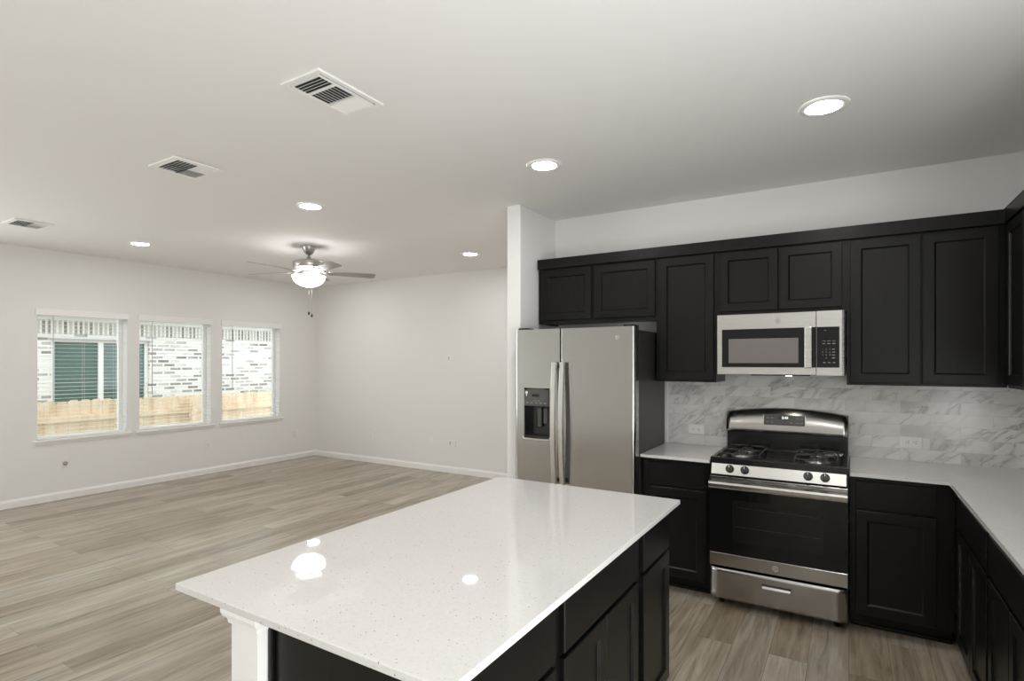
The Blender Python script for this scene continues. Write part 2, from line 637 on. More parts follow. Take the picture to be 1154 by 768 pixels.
PY0, PY1, PZ = -1.7, 1.45, 2.45  # opening of the added patio door
bm = newbm()
box(bm, XR, XR + 0.15, YB - 0.15, PY0, 0, H)
box(bm, XR, XR + 0.15, PY1, YK, 0, H)
box(bm, XR, XR + 0.15, PY0, PY1, PZ, H)
struct('wall_right', bm, 'wall')
struct('wall_behind', bx(XL, XR, YB - 0.15, YB, 0, H), 'wall')
bm = newbm()
for i in range(2):
    a = PY0 + (PY1 - PY0) * i / 2
    b = PY0 + (PY1 - PY0) * (i + 1) / 2
    for (c0, c1, d0, d1) in ((a, a + 0.06, 0, PZ), (b - 0.06, b, 0, PZ), (a + 0.06, b - 0.06, 0, 0.08), (a + 0.06, b - 0.06, PZ - 0.06, PZ)):
        box(bm, XR + 0.05, XR + 0.11, c0, c1, d0, d1)
wd = struct('door_added', bm, 'vinyl')  # added patio door, unseen, put in to light the ceiling
struct('door_glass', bx(XR + 0.077, XR + 0.083, PY0 + 0.02, PY1 - 0.02, 0.03, PZ - 0.02), 'glass', wd)


def baseboard(bm, x0, x1, y0, y1, nx, ny):
    """moulded profile extruded along a wall; (nx,ny) points into the room"""
    t, h = 0.014, 0.088
    prof = [(0, 0), (t, 0), (t, h * 0.72), (t * 0.62, h * 0.86), (t * 0.5, h * 0.93), (t * 0.25, h), (0, h)]
    a = [(x0 + nx * p, y0 + ny * p, z) for p, z in prof]
    b = [(x1 + nx * p, y1 + ny * p, z) for p, z in prof]
    loops(bm, [a, b])


for nm, args in (('baseboard_left', (XL, XL, YB, YF, 1, 0)), ('baseboard_far', (XL + 0.014, -2.328, YF, YF, 0, -1)),
                 ('baseboard_partition', (-2.328, -2.328, 3.74, YF - 0.014, -1, 0))):
    bm = newbm()
    baseboard(bm, *args)
    struct(nm, bm, 'trim')

# windows: frame, glass, sill
blind_where = ['leftmost', 'middle', 'rightmost']
for i, (y0, y1) in enumerate(WIN):
    f = newbm()
    xa, xb = XL - 0.165, XL - 0.12
    e = 0.045
    box(f, xa, xb, y0, y0 + e, WZ0, WZ1, bev=0.003)
    box(f, xa, xb, y1 - e, y1, WZ0, WZ1, bev=0.003)
    box(f, xa, xb, y0 + e, y1 - e, WZ0, WZ0 + e, bev=0.003)
    box(f, xa, xb, y0 + e, y1 - e, WZ1 - e, WZ1, bev=0.003)
    wo = struct('window_%d' % (i + 1), f, 'vinyl')
    struct('window_glass', bx(XL - 0.146, XL - 0.142, y0 + e - 0.01, y1 - e + 0.01, WZ0 + e - 0.01, WZ1 - e + 0.01), 'glass', wo)
    s = newbm()
    box(s, XL - 0.119, XL + 0.001, y0 + 0.001, y1 - 0.001, WZ0 + 0.0005, WZ0 + 0.02)
    box(s, XL + 0.0005, XL + 0.034, y0 - 0.04, y1 + 0.04, WZ0 - 0.006, WZ0 + 0.02, bev=0.006, seg=2)
    box(s, XL + 0.0005, XL + 0.012, y0 - 0.028, y1 + 0.028, WZ0 - 0.034, WZ0 - 0.006, bev=0.003)
    struct('window_sill', s, 'trim', wo)
    # the blind
    b = thing('window_blind', 'white horizontal slat blind in the %s of the three living room windows' % blind_where[i], 'blind',
              (XL - 0.03, (y0 + y1) / 2, WZ0 + 0.02), 0, 'window blinds')
    g = newbm()
    box(g, XL + 0.0005, XL + 0.014, y0 - 0.016, y1 + 0.012, 2.064, 2.134, bev=0.003, seg=2)
    obj('valance', g, 'slat', b)
    obj('head_rail', bx(XL - 0.062, XL - 0.008, y0 + 0.004, y1 - 0.004, 2.072, 2.118, bev=0.002), 'slat', b)
    g = newbm()
    zt, zb = 2.05, WZ0 + 0.075
    ns_ = 31
    for k in range(ns_):
        z = zt + (zb - zt) * k / (ns_ - 1)
        mt = Matrix.Translation((XL - 0.036, 0, z)) @ Matrix.Rotation(R(0 + random.uniform(-1.5, 1.5)), 4, 'Y')
        box(g, -0.025, 0.025, y0 + 0.006, y1 - 0.006, -0.0011, 0.0011, mtx=mt)
    obj('slats', g, 'slat', b)
    obj('bottom_rail', bx(XL - 0.060, XL - 0.012, y0 + 0.006, y1 - 0.006, WZ0 + 0.0215, WZ0 + 0.042, bev=0.004, seg=2), 'slat', b)
    g = newbm()
    for fr in (0.14, 0.5, 0.86):
        for dx in (-0.008, -0.064):
            cyl(g, (XL + dx, y0 + (y1 - y0) * fr, WZ0 + 0.04), (XL + dx, y0 + (y1 - y0) * fr, 2.075), 0.0011, 6)
    obj('ladder_cords', g, 'cord', b)
    g = newbm()
    yw = y0 + (y1 - y0) * 0.165
    cyl(g, (XL - 0.002, yw, 2.062), (XL - 0.0015, yw, [1.15, 1.18, 1.2][i]), 0.0042, 8)
    cyl(g, (XL - 0.0015, yw, [1.15, 1.18, 1.2][i]), (XL - 0.0015, yw, [1.15, 1.18, 1.2][i] - 0.05), 0.0055, 8)
    obj('tilt_wand', g, 'wand', b)

f = newbm()
xa, xb = XL - 0.165, XL - 0.12
for k in range(4):
    a, b_ = -2.6 + k, -1.6 + k
    for c0, c1, d0, d1 in ((a, a + 0.045, 0.5, 2.4), (b_ - 0.045, b_, 0.5, 2.4), (a + 0.045, b_ - 0.045, 0.5, 0.545), (a + 0.045, b_ - 0.045, 2.355, 2.4)):
        box(f, xa, xb, c0, c1, d0, d1)
wo = struct('window_4', f, 'vinyl')  # added nook window, unseen, put in for the light it gives
struct('window_glass', bx(XL - 0.146, XL - 0.142, -2.58, 1.38, 0.52, 2.38), 'glass', wo)

# ------------------------------------------------------------------ island
IX0, IX1, IY0, IY1 = -1.647, -0.661, 0.8475, 2.567
TH = 0.02


def slab(poly, name, lab, z0=ZC - TH, z1=ZC):
    bm = newbm()
    prism(bm, poly, z0, z1)
    es = [e for e in bm.edges]
    bmesh.ops.bevel(bm, geom=es, offset=0.0022, segments=2, affect='EDGES', profile=0.5)
    o = obj(name, bm, 'quartz')
    return label(o, lab, 'countertop')


slab([(IX0, IY0), (IX1, IY0), (IX1, IY1), (IX0, IY1)], 'island_countertop',
     'large speckled white quartz slab on top of the kitchen island')
# painted knee wall carrying the overhang, with its cap moulding
IWX0, IWX1, IWY0 = -1.413, -1.300, 0.873
wi = struct('wall_island', bx(IWX0, IWX1, IWY0, IY1 - 0.03, 0, ZC - TH - 0.0005), 'wall')
bm = newbm()
prof = [(0.001, ZC - 0.064), (0.006, ZC - 0.064), (0.008, ZC - 0.052), (0.016, ZC - 0.044), (0.020, ZC - 0.034), (0.020, ZC - 0.0215), (0.001, ZC - 0.0215)]
ring = [(IWX1, IWY0 + 0.03, 1, 0), (IWX1, IWY0, 1, -1), (IWX0, IWY0, -1, -1), (IWX0, IY1 - 0.035, -1, 0)]
loops(bm, [[(x + nx * p, y + ny * p, z) for p, z in prof] for x, y, nx, ny in ring])
struct('trim_island', bm, 'trim', wi)
bm = newbm()
box(bm, IWX0 - 0.012, IWX0 - 0.0005, IWY0 - 0.012, IY1 - 0.03, 0.0, 0.088, bev=0.003)
struct('baseboard_island', bm, 'trim', wi)

CABTOP = ZC - TH - 0.0008


def shaker(bm, x0, x1, z0, z1, y, st=0.055, t=0.019, rec=0.009, arch=True):
    """a frame-and-panel front whose face looks to -Y at y-t"""
    c = 0.0025
    seq = [rect(x0, x1, z0, z1, y), rect(x0, x1, z0, z1, y - t + c), rect(x0 + c, x1 - c, z0 + c, z1 - c, y - t)]
    if st:
        seq += [rect(x0 + st, x1 - st, z0 + st, z1 - st, y - t), rect(x0 + st + 0.004, x1 - st - 0.004, z0 + st + 0.004, z1 - st - 0.004, y - t + 0.005),
                rect(x0 + st + 0.008, x1 - st - 0.008, z0 + st + 0.008, z1 - st - 0.008, y - t + rec)]
    loops(bm, seq)


def base_cabinet(loc, rz, wd_, lab, drawers, doors, depth=0.60, toe=True, endl=0.0, endr=0.0, group=None):
    """local: x 0..w along the front, front frame at y=0, back at y=depth. drawers/doors = lists of (x0, x1)"""
    t = thing('base_cabinet', lab, 'cabinet', loc, rz, group)
    b = newbm()
    # carcass with a recessed toe kick, profile in YZ extruded in X
    prof = [(0, 0.105), (0, CABTOP), (depth, CABTOP), (depth, 0.0), (0.105, 0.0), (0.105, 0.105)]
    loops(b, [[(0, y, z) for y, z in prof], [(wd_, y, z) for y, z in prof]])
    obj('carcass', b, 'cab', t, local=True)
    b = newbm()
    box(b, 0.001, wd_ - 0.001, 0.092, 0.1045, 0.0, 0.02, bev=0.004, seg=2)
    obj('shoe_moulding', b, 'cab', t, local=True)
    for (a, c, z0, z1) in drawers:
        b = newbm()
        shaker(b, a, c, z0, z1, -0.0005, st=0)
        obj('drawer', b, 'cab', t, local=True)
    for (a, c, z0, z1) in doors:
        b = newbm()
        shaker(b, a, c, z0, z1, -0.0005)
        obj('door', b, 'cab', t, local=True)
    return t


# island units: fronts look to +X, local x = world Y
IFX = -0.712
DZ0, DZ1, PZ0, PZ1 = 0.128, 0.697, 0.713, 0.864
ID = abs(IWX1 - IFX) - 0.002
base_cabinet((IFX, 0.925, 0), R(90), 0.475, 'espresso island cabinet nearest the camera with plain drawer front', [(0.03, 0.448, PZ0, PZ1)], [(0.03, 0.448, DZ0, DZ1)], ID)
base_cabinet((IFX, 1.4005, 0), R(90), 0.714, 'wide espresso island cabinet in the middle with two doors below one long drawer front', [(0.025, 0.672, PZ0, PZ1)],
             [(0.025, 0.3455, DZ0, DZ1), (0.3505, 0.672, DZ0, DZ1)], ID)
base_cabinet((IFX, 2.115, 0), R(90), 0.42, 'narrow espresso island cabinet at the far end facing the range', [(0.022, 0.385, PZ0, PZ1)], [(0.022, 0.385, DZ0, DZ1)], ID)
# flat end panel towards the camera
bm = newbm()
box(bm, IWX1 + 0.004, IFX, 0.912, 0.924, 0.0, CABTOP, bev=0.001)
box(bm, IWX1 + 0.002, IWX1 + 0.018, 0.9, 0.912, 0.0, CABTOP, bev=0.003)
o = obj('end_panel', bm, 'cab')
label(o, 'flat espresso end panel of the island beside the white knee wall', 'panel')

# ------------------------------------------------------------------ kitchen base run
FY = 3.735
base_cabinet((-1.222, FY, 0), 0, 0.455, 'espresso base cabinet between the refrigerator and the range', [(0.050, 0.427, PZ0, PZ1 + 0.006)], [(0.050, 0.427, DZ0 - 0.016, DZ1 + 0.004)], YK - FY - 0.002)
base_cabinet((0.004, FY, 0), 0, 0.478, 'espresso base cabinet at the right of the range in the corner', [(0.030, 0.398, PZ0, PZ1 + 0.006)], [(0.030, 0.398, DZ0 - 0.016, DZ1 + 0.004)], YK - FY - 0.002)
RX = 0.486
RD = XR - RX - 0.002
# right run: fronts look to -X, local x = -Y
base_cabinet((RX, 3.733, 0), R(-90), 0.883, 'espresso cabinet on the right run next to the corner with two narrow doors',
             [(0.175, 0.865, PZ0, PZ1 + 0.006)], [(0.175, 0.518, DZ0, DZ1), (0.524, 0.865, DZ0, DZ1)], RD)
base_cabinet((RX, 2.8495, 0), R(-90), 0.70, 'espresso cabinet on the right run closest to the photo edge', [(0.02, 0.68, PZ0, PZ1 + 0.006)],
             [(0.02, 0.347, DZ0, DZ1), (0.353, 0.68, DZ0, DZ1)], RD)
base_cabinet((RX, 2.149, 0), R(-90), 0.60, 'espresso cabinet at the near end of the right run under the counter end', [(0.02, 0.58, PZ0, PZ1)],
             [(0.02, 0.297, DZ0, DZ1), (0.303, 0.58, DZ0, DZ1)], RD)
slab([(-1.226, 3.70), (-0.7665, 3.70), (-0.7665, YK - 0.001), (-1.226, YK - 0.001)], 'countertop', 'short white quartz countertop between the refrigerator and the range')
slab([(0.004, 3.70), (0.456, 3.70), (0.456, 1.53), (XR - 0.001, 1.53), (XR - 0.001, YK - 0.001), (0.004, YK - 0.001)], 'countertop',
     'long white quartz countertop turning the corner at the right of the range')
# backsplash with its pale end strip
bs = struct('wall_backsplash', bx(-1.205, XR - 0.0125, YK - 0.0115, YK - 0.0005, ZC + 0.0005, 1.463), 'marble')
struct('trim_backsplash', bx(-1.222, -1.2055, YK - 0.013, YK - 0.0005, ZC + 0.0005, 1.404, bev=0.001), 'trim', bs)
bs2 = struct('wall_backsplash_right', bx(XR - 0.0115, XR - 0.0005, 1.54, YK - 0.0005, ZC + 0.0005, 1.404), 'marble')

# ------------------------------------------------------------------ wall cabinets
UY = 4.016


def wall_cabinet(loc, rz, wd_, z0, z1, lab, doors, depth, group=None, dz=(0.015, 0.010)):
    t = thing('wall_cabinet', lab, 'cabinet', (loc[0], loc[1], z0), rz, group)
    b = newbm()
    # open-bottomed look: carcass with a lip under the floor of the box
    box(b, 0, wd_, 0.02, depth, 0.012, z1 - z0)
    box(b, 0, wd_, 0, 0.02, 0, z1 - z0)
    box(b, 0, 0.016, 0.02, depth, 0, 0.012)
    box(b, wd_ - 0.016, wd_, 0.02, depth, 0, 0.012)
    obj('carcass', b, 'cab', t, local=True)
    for a, c in doors:
        b = newbm()
        shaker(b, a, c, dz[0], z1 - z0 - dz[1], -0.0005)
        obj('door', b, 'cab', t, local=True)
    return t


UD = YK - UY - 0.001
UTOP = 2.306
wall_cabinet((-2.188, UY), 0, 0.982, 1.857, UTOP, 'wide two-door wall cabinet above the refrigerator', [(0.034, 0.473), (0.501, 0.975)], UD, dz=(0.028, 0.014))
wall_cabinet((-1.2055, UY), 0, 0.4195, 1.405, UTOP, 'tall single-door wall cabinet between the refrigerator and the microwave', [(0.023, 0.405)], UD)
wall_cabinet((-0.7855, UY), 0, 0.773, 1.868, UTOP, 'short two-door wall cabinet directly above the microwave', [(0.023, 0.388), (0.394, 0.750)], UD, dz=(0.023, 0.010))
wall_cabinet((-0.012, UY), 0, 0.756, 1.405, UTOP, 'tall two-door wall cabinet at the right of the microwave', [(0.020, 0.371), (0.379, 0.718)], UD)
wall_cabinet((0.749, 4.0155), R(-90), 0.76, 1.405, UTOP, 'wall cabinet on the right wall beside the corner', [(0.055, 0.40), (0.406, 0.745)], XR - 0.749 - 0.001)
wall_cabinet((0.749, 3.255), R(-90), 0.76, 1.405, UTOP, 'wall cabinet on the right wall at the end nearer the camera', [(0.015, 0.377), (0.383, 0.745)], XR - 0.749 - 0.001)
bm = newbm()
cy0, cx0 = 3.992, 0.727
prof = [(0.0, 2.3065), (0.0, 2.386), (-0.012, 2.386), (-0.012, 2.3065)]
# one L-shaped board with a top, resting on the boxes
poly = [(-2.19, cy0), (cx0, cy0), (cx0, 2.48), (XR - 0.001, 2.48), (XR - 0.001, YK - 0.001), (-2.19, YK - 0.001)]
prism(bm, poly, 2.3065, 2.386)
bmesh.ops.bevel(bm, geom=bm.edges[:], offset=0.0025, segments=1, affect='EDGES')
label(obj('cabinet_crown', bm, 'cab'), 'flat espresso crown board running along the top of all the wall cabinets', 'moulding')

# ------------------------------------------------------------------ refrigerator
FX0, FX1, FYF = -2.172, -1.2285, 3.605
FS = -1.786
FT = 1.79
fr = thing('refrigerator', 'stainless steel side-by-side refrigerator with ice and water dispenser', 'refrigerator', ((FX0 + FX1) / 2, 3.97, 0))
obj('cabinet_body', bx(FX0 + 0.006, FX1 - 0.003, FYF + 0.085, YK - 0.03, 0.03, FT - 0.022, bev=0.004), 'darkgrey', fr)


# dispenser cut-out in the left door: build the door around the opening
DX0, DX1, DZa, DZb = -2.092, -1.876, 0.978, 1.352
bm = newbm()
r_, n_ = 0.018, 5
prism(bm, [(FX0, FYF + 0.078)] + [(FX0 + r_ - r_ * math.cos(a), FYF + r_ - r_ * math.sin(a)) for a in [PI / 2 * k / n_ for k in range(n_ + 1)]] + [(DX0, FYF), (DX0, FYF + 0.078)], 0.07, FT)
box(bm, DX0, DX1, FYF, FYF + 0.078, 0.07, DZa)
box(bm, DX0, DX1, FYF, FYF + 0.078, DZb, FT)
# right of the opening, with the rounded edge only at the split
r_, n_ = 0.003, 3
poly = [(DX1, FYF + 0.078), (DX1, FYF)] + [(FS - 0.0055 - r_ + r_ * math.sin(a), FYF + r_ - r_ * math.cos(a)) for a in [PI / 2 * k / n_ for k in range(n_ + 1)]] + [(FS - 0.0055, FYF + 0.078)]
prism(bm, poly, 0.07, FT)
ld = obj('door', bm, 'steelf', fr)
bm = newbm()
poly = [(FS + 0.0055, FYF + 0.078)] + [(FS + 0.0055 + r_ - r_ * math.cos(a), FYF + r_ - r_ * math.sin(a)) for a in [PI / 2 * k / n_ for k in range(n_ + 1)]]
rr = 0.022
poly += [(FX1 - rr + rr * math.sin(a), FYF + rr - rr * math.cos(a)) for a in [PI / 2 * k / 6 for k in range(7)]] + [(FX1, FYF + 0.078)]
prism(bm, poly, 0.07, FT)
rd = obj('door', bm, 'steelf', fr)
for dr, hx in ((ld, -1.8175), (rd, -1.753)):
    bm = newbm()
    pts = []
    K = 20
    for k in range(K + 1):
        u = k / K
        z = 0.66 + (1.545 - 0.66) * u
        bow = 0.040 + 0.026 * math.sin(PI * u)
        pts.append((bow, z))
    hw = 0.021
    seq = []
    for bow, z in pts:
        y = FYF - bow
        seq.append([(hx - hw, y, z), (hx - hw + 0.006, y - 0.008, z), (hx + hw - 0.006, y - 0.008, z), (hx + hw, y, z), (hx + hw - 0.004, y + 0.012, z), (hx - hw + 0.004, y + 0.012, z)])
    loops(bm, seq)
    h_ = obj('handle', bm, 'steelv', dr)
    for z in (0.69, 1.515):
        obj('handle_bracket', bx(hx - 0.012, hx + 0.012, FYF - 0.034, FYF - 0.0005, z - 0.014, z + 0.014, bev=0.003), 'panelgrey', h_)
# dispenser
dp = newbm()
zt = 1.218
g_ = 0.002
arc = [(DX0 + g_ + (DX1 - DX0 - 2 * g_) * k / 8, DZb - 0.014 + 0.012 * math.sin(PI * k / 8)) for k in range(9)]
poly = [(DX0 + g_, zt)] + arc + [(DX1 - g_, zt)]
loops(dp, [[(x, FYF + 0.03, z) for x, z in poly], [(x, FYF - 0.004, z) for x, z in poly], [((DX0 + DX1) / 2 + (x - (DX0 + DX1) / 2) * 0.96, FYF - 0.008, (z - 1.285) * 0.95 + 1.285) for x, z in poly]])
dpo = obj('dispenser_panel', dp, 'panelgrey', ld)
for k in range(5):
    obj('control_mark', bx(DX0 + 0.025 + 0.037 * k, DX0 + 0.043 + 0.037 * k, FYF - 0.0095, FYF - 0.0078, 1.238, 1.246), 'legend', dpo)
for k in range(3):
    obj('control_mark', bx(DX0 + 0.085 + 0.02 * k, DX0 + 0.094 + 0.02 * k, FYF - 0.0095, FYF - 0.0078, 1.256, 1.262), 'legend', dpo)
obj('display', bx(-2.018, -1.958, FYF - 0.0092, FYF - 0.0078, 1.288, 1.308), 'black', dpo)
bm = newbm()
bmesh.ops.create_cone(bm, cap_ends=True, segments=12, radius1=0.013, radius2=0.002, depth=0.0015, matrix=Matrix.Translation((-2.066, FYF - 0.0085, 1.318)) @ Matrix.Rotation(R(90), 4, 'X'))
box(bm, -2.069, -2.063, FYF - 0.0092, FYF - 0.0078, 1.292, 1.31)
obj('filter_icon', bm, 'plate', dpo)
bm = newbm()
z0, z1 = DZa + 0.002, zt - 0.001
x0, x1 = DX0 + g_, DX1 - g_
box(bm, x0, x1, FYF + 0.066, FYF + 0.07, z0, z1)
box(bm, x0, x0 + 0.008, FYF - 0.002, FYF + 0.066, z0, z1)
box(bm, x1 - 0.008, x1, FYF - 0.002, FYF + 0.066, z0, z1)
box(bm, x0 + 0.008, x1 - 0.008, FYF + 0.0, FYF + 0.066, z0, z0 + 0.018)
obj('dispenser_recess', bm, 'black', ld)
obj('dispenser_paddle', bx(-1.995, -1.965, FYF + 0.035, FYF + 0.06, 1.06, 1.205, bev=0.004), 'panelgrey', ld)
obj('dispenser_paddle', bx(-1.945, -1.905, FYF + 0.028, FYF + 0.055, 1.085, 1.205, bev=0.006), 'panelgrey', ld)
bm = newbm()
arcb = [(x0 - 0.006 + (x1 - x0 + 0.012) * k / 10, DZa - 0.006 - 0.004 * math.sin(PI * k / 10)) for k in range(11)]
tube(bm, [(x0 - 0.006, FYF - 0.003, DZa + 0.012)] + [(x, FYF - 0.004, z) for x, z in arcb] + [(x1 + 0.006, FYF - 0.003, DZa + 0.012)], 0.005, 8)
obj('dispenser_lip', bm, 'alu', ld)


def badge(parent, x, y, z, r, m='badge'):
    """small round maker's medallion: disc, raised ring and a curled monogram, facing -Y"""
    bm = newbm()
    cyl(bm, (x, y - 0.0002, z), (x, y - 0.002, z), r, 28)
    o = obj('badge', bm, m, parent)
    bm = newbm()
    tube(bm, [(x + r * 0.86 * math.cos(a), y - 0.0024, z + r * 0.86 * math.sin(a)) for a in [2 * PI * k / 28 for k in range(29)]], r * 0.07, 6)
    for sx in (-1, 1):
        tube(bm, [(x + sx * r * 0.27 + r * 0.27 * math.cos(a), y - 0.0024, z + r * 0.42 * math.sin(a)) for a in [0.6 + 4.9 * k / 14 for k in range(15)]], r * 0.06, 6)
    obj('badge_mark', bm, 'alu', o)
    return o


badge(rd, -1.352, FYF, 1.716, 0.017, 'steelf')
for hx in (FX0 + 0.055, FX1 - 0.055):
    obj('hinge_cover', bx(hx - 0.035, hx + 0.035, FYF + 0.012, FYF + 0.14, FT + 0.0005, FT + 0.014, bev=0.004), 'black', fr)
obj('toe_grille', bx(FX0 + 0.02, FX1 - 0.02, FYF + 0.05, FYF + 0.085, 0.012, 0.066), 'black', fr)
for hx in (FX0 + 0.07, FX1 - 0.07):
    for y in (FYF + 0.12, YK - 0.09):
        bm = newbm()
        cyl(bm, (hx, y, 0), (hx, y, 0.031), 0.018, 12)
        obj('foot', bm, 'black', fr)

# ------------------------------------------------------------------ gas range
GX0, GX1 = -0.7620, -0.0005
GC = (GX0 + GX1) / 2
rg = thing('gas_range', 'freestanding stainless steel gas range with black oven door and four burners', 'range', (GC, 4.0, 0))
GY = 3.665
obj('body', bx(GX0 + 0.003, GX1 - 0.003, GY + 0.045, 4.33, 0.045, 0.90), 'black', rg)
for x in (GX0 + 0.06, GX1 - 0.06):
    for y in (3.76, 4.28):
        bm = newbm()
        cyl(bm, (x, y, 0), (x, y, 0.047), 0.016, 12)
        obj('foot', bm, 'black', rg)
# cooktop: shallow pan with raised rim
bm = newbm()
X0, X1, Y0, Y1 = GX0 + 0.002, GX1 - 0.002, GY + 0.028, 4.24


def rz(a, b, c, d, z):
    return [(a, c, z), (b, c, z), (b, d, z), (a, d, z)]


loops(bm, [rz(X0, X1, Y0, Y1, 0.902), rz(X0, X1, Y0, Y1, 0.936), rz(X0 + 0.004, X1 - 0.004, Y0 + 0.004, Y1 - 0.004, 0.942), rz(X0 + 0.026, X1 - 0.026, Y0 + 0.03, Y1 - 0.01, 0.942),
           rz(X0 + 0.040, X1 - 0.040, Y0 + 0.045, Y1 - 0.02, 0.928)])
ck = obj('cooktop', bm, 'black', rg)
# burners
for bxp, byp, rr in ((-0.600, 3.90, 0.046), (-0.600, 4.12, 0.038), (-0.165, 3.90, 0.05), (-0.165, 4.12, 0.036)):
    bm = newbm()
    lathe(bm, [(rr + 0.022, 0.9285), (rr + 0.018, 0.934), (rr, 0.936), (rr, 0.944)], bxp, byp, 28)
    bo = obj('burner', bm, 'alu', rg)
    bm = newbm()
    lathe(bm, [(rr - 0.006, 0.9442), (rr - 0.002, 0.949), (rr - 0.006, 0.954), (rr * 0.4, 0.956)], bxp, byp, 28)
    obj('burner_cap', bm, 'iron', bo)
# two wire grates
for gx0, gx1 in ((-0.715, -0.485), (-0.285, -0.058)):
    bm = newbm()
    gy0, gy1 = 3.775, 4.215
    zt_ = 0.968
    r = 0.0048
    c = 0.03
    fr_ = [(gx0 + c, gy0), (gx1 - c, gy0), (gx1, gy0 + c), (gx1, gy1 - c), (gx1 - c, gy1), (gx0 + c, gy1), (gx0, gy1 - c), (gx0, gy0 + c), (gx0 + c, gy0)]
    tube(bm, [(x, y, 0.955) for x, y in fr_], r, 8)
    tube(bm, [(gx0, (gy0 + gy1) / 2, 0.955), (gx1, (gy0 + gy1) / 2, 0.955)], r, 8)
    xm = (gx0 + gx1) / 2
    for by in (gy0 + 0.11, gy1 - 0.11):
        for dx, dy in ((1, 0), (-1, 0), (0, 1), (0, -1)):
            L0 = 0.113 if dx else 0.108
            tube(bm, [(xm + dx * L0, by + dy * L0, 0.955), (xm + dx * 0.09, by + dy * 0.09, zt_), (xm + dx * 0.028, by + dy * 0.028, zt_)], r, 8)
    for x in (gx0, gx1):
        for y in (gy0 + c, gy1 - c):
            cyl(bm, (x, y, 0.9285 if gx0 < x else 0.9285), (x, y, 0.956), 0.005, 8)
    obj('grate', bm, 'iron', rg)
# centre shiny cover between grates
for y in (3.86, 4.13):
    bm = newbm()
    lathe(bm, [(0.058, 0.9285), (0.054, 0.932), (0.03, 0.9335)], -0.385, y, 24)
    obj('centre_disc', bm, 'black', rg)
# control panel, slightly raked, with knobs
bm = newbm()
cp = [(GY + 0.045, 0.835), (GY + 0.004, 0.838), (GY + 0.026, 0.9015), (GY + 0.045, 0.9015)]
loops(bm, [[(GX0 + 0.012, y, z) for y, z in cp], [(GX1 - 0.012, y, z) for y, z in cp]])
cpo = obj('control_panel', bm, 'steelbright', rg)
obj('panel_end_cap', bx(GX0 + 0.003, GX0 + 0.0118, GY + 0.03, GY + 0.046, 0.835, 0.9015), 'black', cpo)
for kx in (-0.640, -0.552, -0.205, -0.118):
    bm = newbm()
    ax = Vector((0, -0.945, 0.33)).normalized()
    p = Vector((kx, GY + 0.0165, 0.8735))
    cyl(bm, p, p + ax * 0.008, 0.025, 24)
    cyl(bm, p + ax * 0.008, p + ax * 0.024, 0.021, 24, 0.0185)
    q = ax.to_track_quat('Z', 'Y').to_matrix().to_4x4()
    box(bm, -0.005, 0.005, -0.019, 0.019, 0.022, 0.034, bev=0.002, mtx=Matrix.Translation(p) @ q)
    ko = obj('knob', bm, 'knob', cpo)
    bm = newbm()
    box(bm, -0.0012, 0.0012, 0.004, 0.018, 0.034, 0.0346, mtx=Matrix.Translation(p) @ q)
    obj('knob_pointer', bm, 'plate', ko)
# oven door
DT, DB = 0.826, 0.262
obj_bm = newbm()
box(obj_bm, GX0 + 0.004, GX1 - 0.004, GY, GY + 0.042, DB, DT, bev=0.003)
od = obj('oven_door', obj_bm, 'black', rg)
obj('door_glass', bx(GX0 + 0.004, GX1 - 0.004, GY - 0.003, GY - 0.0003, 0.343, 0.755, bev=0.001), 'blackglass', od)
bm = newbm()
loops(bm, [rect(-0.62, -0.126, 0.425, 0.684, GY - 0.0031), rect(-0.62, -0.126, 0.425, 0.684, GY - 0.0036)])
obj('oven_window', bm, 'ovenglass', od)
bm = newbm()
for z in (0.52, 0.64):
    box(bm, -0.60, -0.14, GY - 0.0042, GY - 0.0036, z, z + 0.0025)
obj('rack_line', bm, 'rack', od)
obj('lower_trim', bx(GX0 + 0.004, GX1 - 0.004, GY - 0.006, GY - 0.0003, DB, 0.3425, bev=0.002), 'steel', od)
badge(od, -0.377, GY - 0.0062, 0.302, 0.018)
bm = newbm()
box(bm, GX0 + 0.004, GX1 - 0.004, GY - 0.006, GY - 0.0003, 0.756, DT, bev=0.002)
ut = obj('upper_trim', bm, 'steel', od)
for a, b in ((-0.64, -0.50), (-0.455, -0.31), (-0.265, -0.12)):
    obj('vent_slot', bx(a, b, GY - 0.0068, GY - 0.0059, 0.8135, 0.8185), 'slot', ut)
# full-width rounded handle bar
bm = newbm()
hz = 0.779
K = 14
seq = []
for k in range(K + 1):
    u = k / K
    x = GX0 + 0.006 + (GX1 - GX0 - 0.012) * u
    d = 0.044
    y = GY - d
    seq.append([(x, y + 0.0, hz - 0.022), (x, y - 0.006, hz - 0.012), (x, y - 0.008, hz + 0.006), (x, y - 0.004, hz + 0.018), (x, y + 0.010, hz + 0.024), (x, y + 0.016, hz + 0.012), (x, y + 0.012, hz - 0.016)])
loops(bm, seq)
ho = obj('handle', bm, 'steelbright', od)
for x in (GX0 + 0.024, GX1 - 0.024):
    obj('handle_bracket', bx(x - 0.016, x + 0.016, GY - 0.034, GY - 0.0058, hz - 0.014, hz + 0.016, bev=0.003), 'steelbright', ho)
